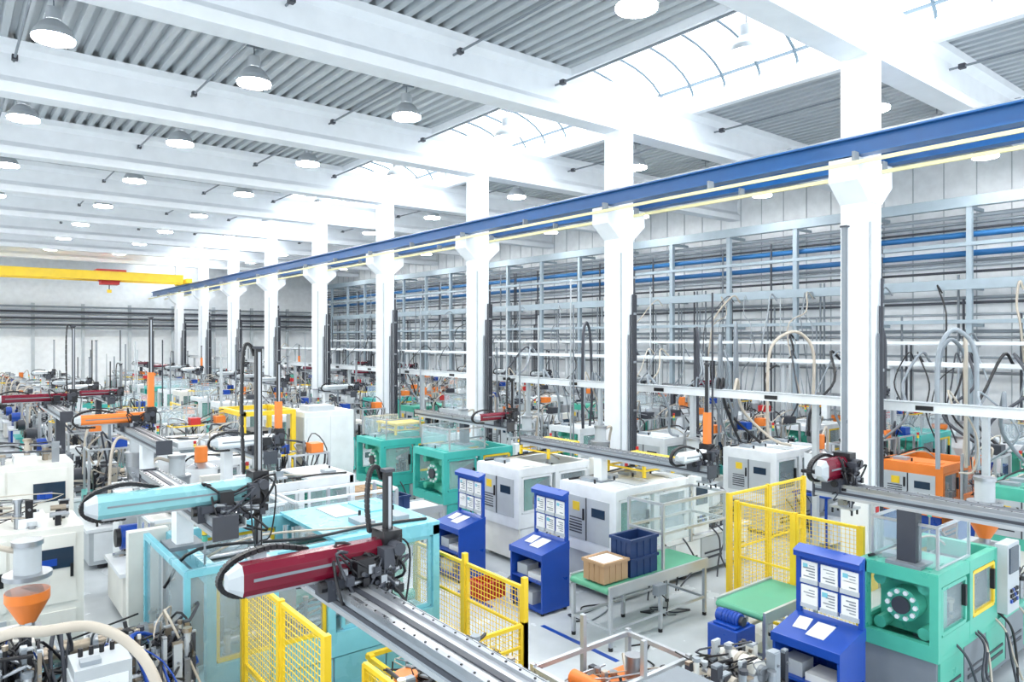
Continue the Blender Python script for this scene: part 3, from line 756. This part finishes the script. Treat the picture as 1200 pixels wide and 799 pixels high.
# auxiliary extras
b=B(); b.box(0,0,.1,.6,.6,1.7,WHITE); b.box(.05,-.01,.9,.55,0,1.6,LGREY); b.box(.1,-.02,1.3,.4,-.01,1.5,SCREEN); b.box(.03,.03,0,.57,.57,.1,BLACK); b.box(.05,-.01,.2,.55,0,.8,LGREY); cab=b.data('control_cabinet')
b=B()
for x in(0,.7):
    for y in(0,.7): b.box(x-.02,y-.02,0,x+.02,y+.02,1.1,BLUE)
b.box(-.05,-.05,1.1,.75,.75,1.14,BLUE); b.cyl((.35,.35,.7),(.35,.35,1.2),.08,STEEL,16,.3); b.cyl((.35,.35,1.2),(.35,.35,2.0),.3,WHITE,20); b.cyl((.35,.35,2.0),(.35,.35,2.1),.3,STEEL,20,.1); b.cyl((.35,.35,2.1),(.35,.35,2.4),.12,ORG,14)
b.tube([(.45,.35,2.3),(.7,.35,2.5),(.8,.4,1.5),(.6,.35,.8)],.03,BEIGE,6); b.box(.1,-.05,.1,.6,.3,.6,WHITE)
dry=b.data('material_dryer')
b=B(); b.box(0,0,0,1.2,.8,.14,WOOD)
for i in range(3):
    for j in range(2):
        for k in range(3): b.box(.01+i*.4,.01+j*.4,.14+k*.28,.39+i*.4,.39+j*.4,.41+k*.28,CARD)
pal=b.data('loaded_pallet')
b=B()
for k in range(4): crate(b,0,0,k*.29,.6,.4,.28,BLUE)
stack=b.data('crate_stack')
def aux(seed):
    b=B(); r=random.Random(seed)
    c=[WHITE,LGREY,TEAL,ORG,BLUE,CREAM][seed%6]; h=r.uniform(.7,1.2)
    b.box(0,0,.08,.95,.7,h,c); b.box(.03,.03,0,.92,.67,.08,BLACK); b.box(.05,-.012,.2,.9,0,h-.1,WHITE if seed%2 else LGREY)
    b.box(.1,-.02,h-.3,.4,-.012,h-.12,SCREEN)
    clutter(b,.08,.08,h,.87,.62,1.75,22,seed*7+1,12,.9)
    for x in(.05,.9):
        for y in(.05,.65): b.box(x-.02,y-.02,h,x+.02,y+.02,2.1,ALU)
    b.frame((.05,.05,2.1),X,Y,.85,.6,.035,[ALU,YEL][seed%3==0])
    b.cyl((.5,.4,h),(.5,.4,h+r.uniform(.9,1.7)),.03,GREY,8)
    b.box(.55,.1,2.1,.8,.4,2.3,[DGREY,ORG,BLUE,RED][seed%4])
    for k in range(4):
        b.tube([(r.uniform(.1,.9),.35,1.6),(r.uniform(0,1),r.uniform(.1,.5),r.uniform(2.1,2.5)),(r.uniform(-.1,1.05),r.uniform(-.1,.7),2.0),(r.uniform(0,.9),r.uniform(0,.7),.9)],r.choice([.014,.022]),r.choice([BLACK,DGREY,BEIGE,STEEL]),5)
    return b.data('auxiliary_unit')
AX=[aux(i) for i in range(1,9)]
place(AX[3],'auxiliary_unit',(16.5,5.15,0))
ex=[cab,dry,pal,stack]; nm=['control_cabinet','material_dryer','loaded_pallet','crate_stack']
rr=random.Random(31)
for xs,base,st_,dxs in((8.9,22.1,3.1,(0,1.1,2.2,)),(14.7,7.6,3.1,(0,1.2,2.4,3.4)),(20.5,6.6,3.1,(0,1.2,2.4,3.4)),(2.4,14.2,3.3,(0,1.2,2.4,3.1)),(-.4,16.7,3.3,(0,))):
    for k in range(16):
        y=base+st_*k
        if y>56: break
        for dx in dxs:
            t=rr.random()
            if t<.62: place(AX[rr.randrange(8)],'auxiliary_unit',(xs+dx+rr.uniform(0,.1),y+rr.uniform(.0,.3),0))
            elif t<.9:
                q=rr.randrange(4)
                if q==2: q=0
                place(ex[q],nm[q],(xs+dx+rr.uniform(0,.1),y+rr.uniform(0,.3),0))
for x,y in((7.0,15.2),(7.2,17.6),(6.9,24.5)): place(pal,'loaded_pallet',(x,y,0))

# overhead cable trays with droppers
for x,z in((19.4,3.8),(25.1,4.3)):
    b=B(); 
    b.box(x-.15,0,z,x-.12,58,z+.12,WHITE); b.box(x+.12,0,z,x+.15,58,z+.12,WHITE); b.box(x-.15,0,z,x+.15,58,z+.02,LGREY)
    for i in range(4): b.cyl((x-.08+i*.05,0,z+.05),(x-.08+i*.05,58,z+.05),.022,[BLACK,DGREY,BEIGE,STEEL][i],5)
    y=2.2
    while y<58: b.box(x-.05,y-.05,0,x+.05,y+.05,z,LGREY); b.box(x-.3,y-.03,z-.06,x+.3,y+.03,z,LGREY); y+=3.1
    b.obj('cable_tray')
b=B(); x=14.2; z=3.15
b.box(x-.12,4,z,x+.12,58,z+.16,WHITE); b.box(x-.14,4,z+.16,x+.14,58,z+.18,LGREY)
y=4.6
while y<58: b.box(x-.05,y-.05,0,x+.05,y+.05,z,LGREY); b.box(x-.13,y+.8,z+.04,x-.12,y+1.1,z+.12,BLACK); y+=3.1
b.obj('cable_tray')
rr=random.Random(77)
b=B()
for i in range(110):
    x0=rr.choice([19.4,19.4,25.1,25.7,14.2]); z0={19.4:3.9,25.1:4.4,25.7:6.0,14.2:3.3}[x0]
    y=rr.uniform(3,50) if i%2 else rr.uniform(4,18); dx=rr.uniform(-2.0,-.2) if x0!=14.2 else rr.uniform(.5,1.5); m=rr.choice([BLACK,DGREY,BEIGE,MGREY,GREY,GREY])
    b.tube([(x0,y,z0),(x0+dx*.2,y+.1,z0+.25),(x0+dx*.6,y+rr.uniform(-.4,.4),z0-.5),(x0+dx*.95,y+rr.uniform(-.4,.4),z0-1.2),(x0+dx,y+rr.uniform(-.6,.6),2.0)],rr.choice([.018,.025,.035]),m,6,5)
for (x,y,h,r_,m,dx,dy) in((15.6,5.9,4.6,.045,MGREY,.5,-.5),(15.9,6.0,4.4,.04,GREY,.6,-.3),(16.2,5.6,4.5,.035,BEIGE,.5,.2),(17.6,9.6,4.6,.04,BEIGE,-1.2,.5),(15.4,10.9,4.5,.04,GREY,.5,.3),(15.2,11.4,4.7,.04,DGREY,.4,.4),(14.6,15.0,4.9,.04,DGREY,.6,.3),(15.2,15.6,4.6,.04,MGREY,.5,.5),(14.8,20.9,4.8,.045,DGREY,.6,.6),(15.3,21.8,4.6,.05,GREY,.5,.4),(17.8,7.9,4.9,.04,DGREY,-.5,.4),(18.3,12.4,4.9,.05,GREY,.5,.3)):
    b.tube([(x,y,1.9),(x-.03,y,2.8),(x,y,h-.5),(x+dx*.25,y+dy*.25,h),(x+dx*.6,y+dy*.6,h+.05),(x+dx,y+dy,h-.4),(x+dx*1.1,y+dy,2.8),(x+dx,y+dy*1.1,1.9)],r_,m,8,6)
b.obj('hanging_hoses')
b=B()
for i in range(34):
    x=rr.choice([19.8,25.4,13.95]); y=rr.uniform(3,50)
    b.cyl((x,y,0),(x,y,rr.uniform(4.0,6.4)),.025,rr.choice([LGREY,GREY,DGREY,MGREY]),6)
for i in range(20):
    x=rr.choice([8.5,6.5]); y=rr.uniform(26,56)
    b.cyl((x,y,0),(x,y,rr.uniform(3.4,5.0)),.03,rr.choice([LGREY,BLACK,DGREY,GREY]),6)
b.obj('service_masts')
b=B(); b.box(7.35,6.9,0,7.43,8.5,.003,BLUE); b.box(7.2,9.6,0,7.28,10.6,.003,BLUE); b.obj('floor_marking')

# ---------------------------------------------------------------- light / camera
w=bpy.data.worlds.new('World'); scn.world=w; w.use_nodes=True
w.node_tree.nodes['Background'].inputs[0].default_value=(.88,.95,1,1)
w.node_tree.nodes['Background'].inputs[1].default_value=1.75
cam=bpy.data.cameras.new('camera'); co=bpy.data.objects.new('camera',cam); scn.collection.objects.link(co)
cam.sensor_width=36; cam.lens=25.2; cam.clip_end=300; cam.shift_y=-.002
co.location=(0,0,4.5); co.rotation_euler=(math.radians(90),0,-math.atan2(.6235,.7818))
scn.camera=co
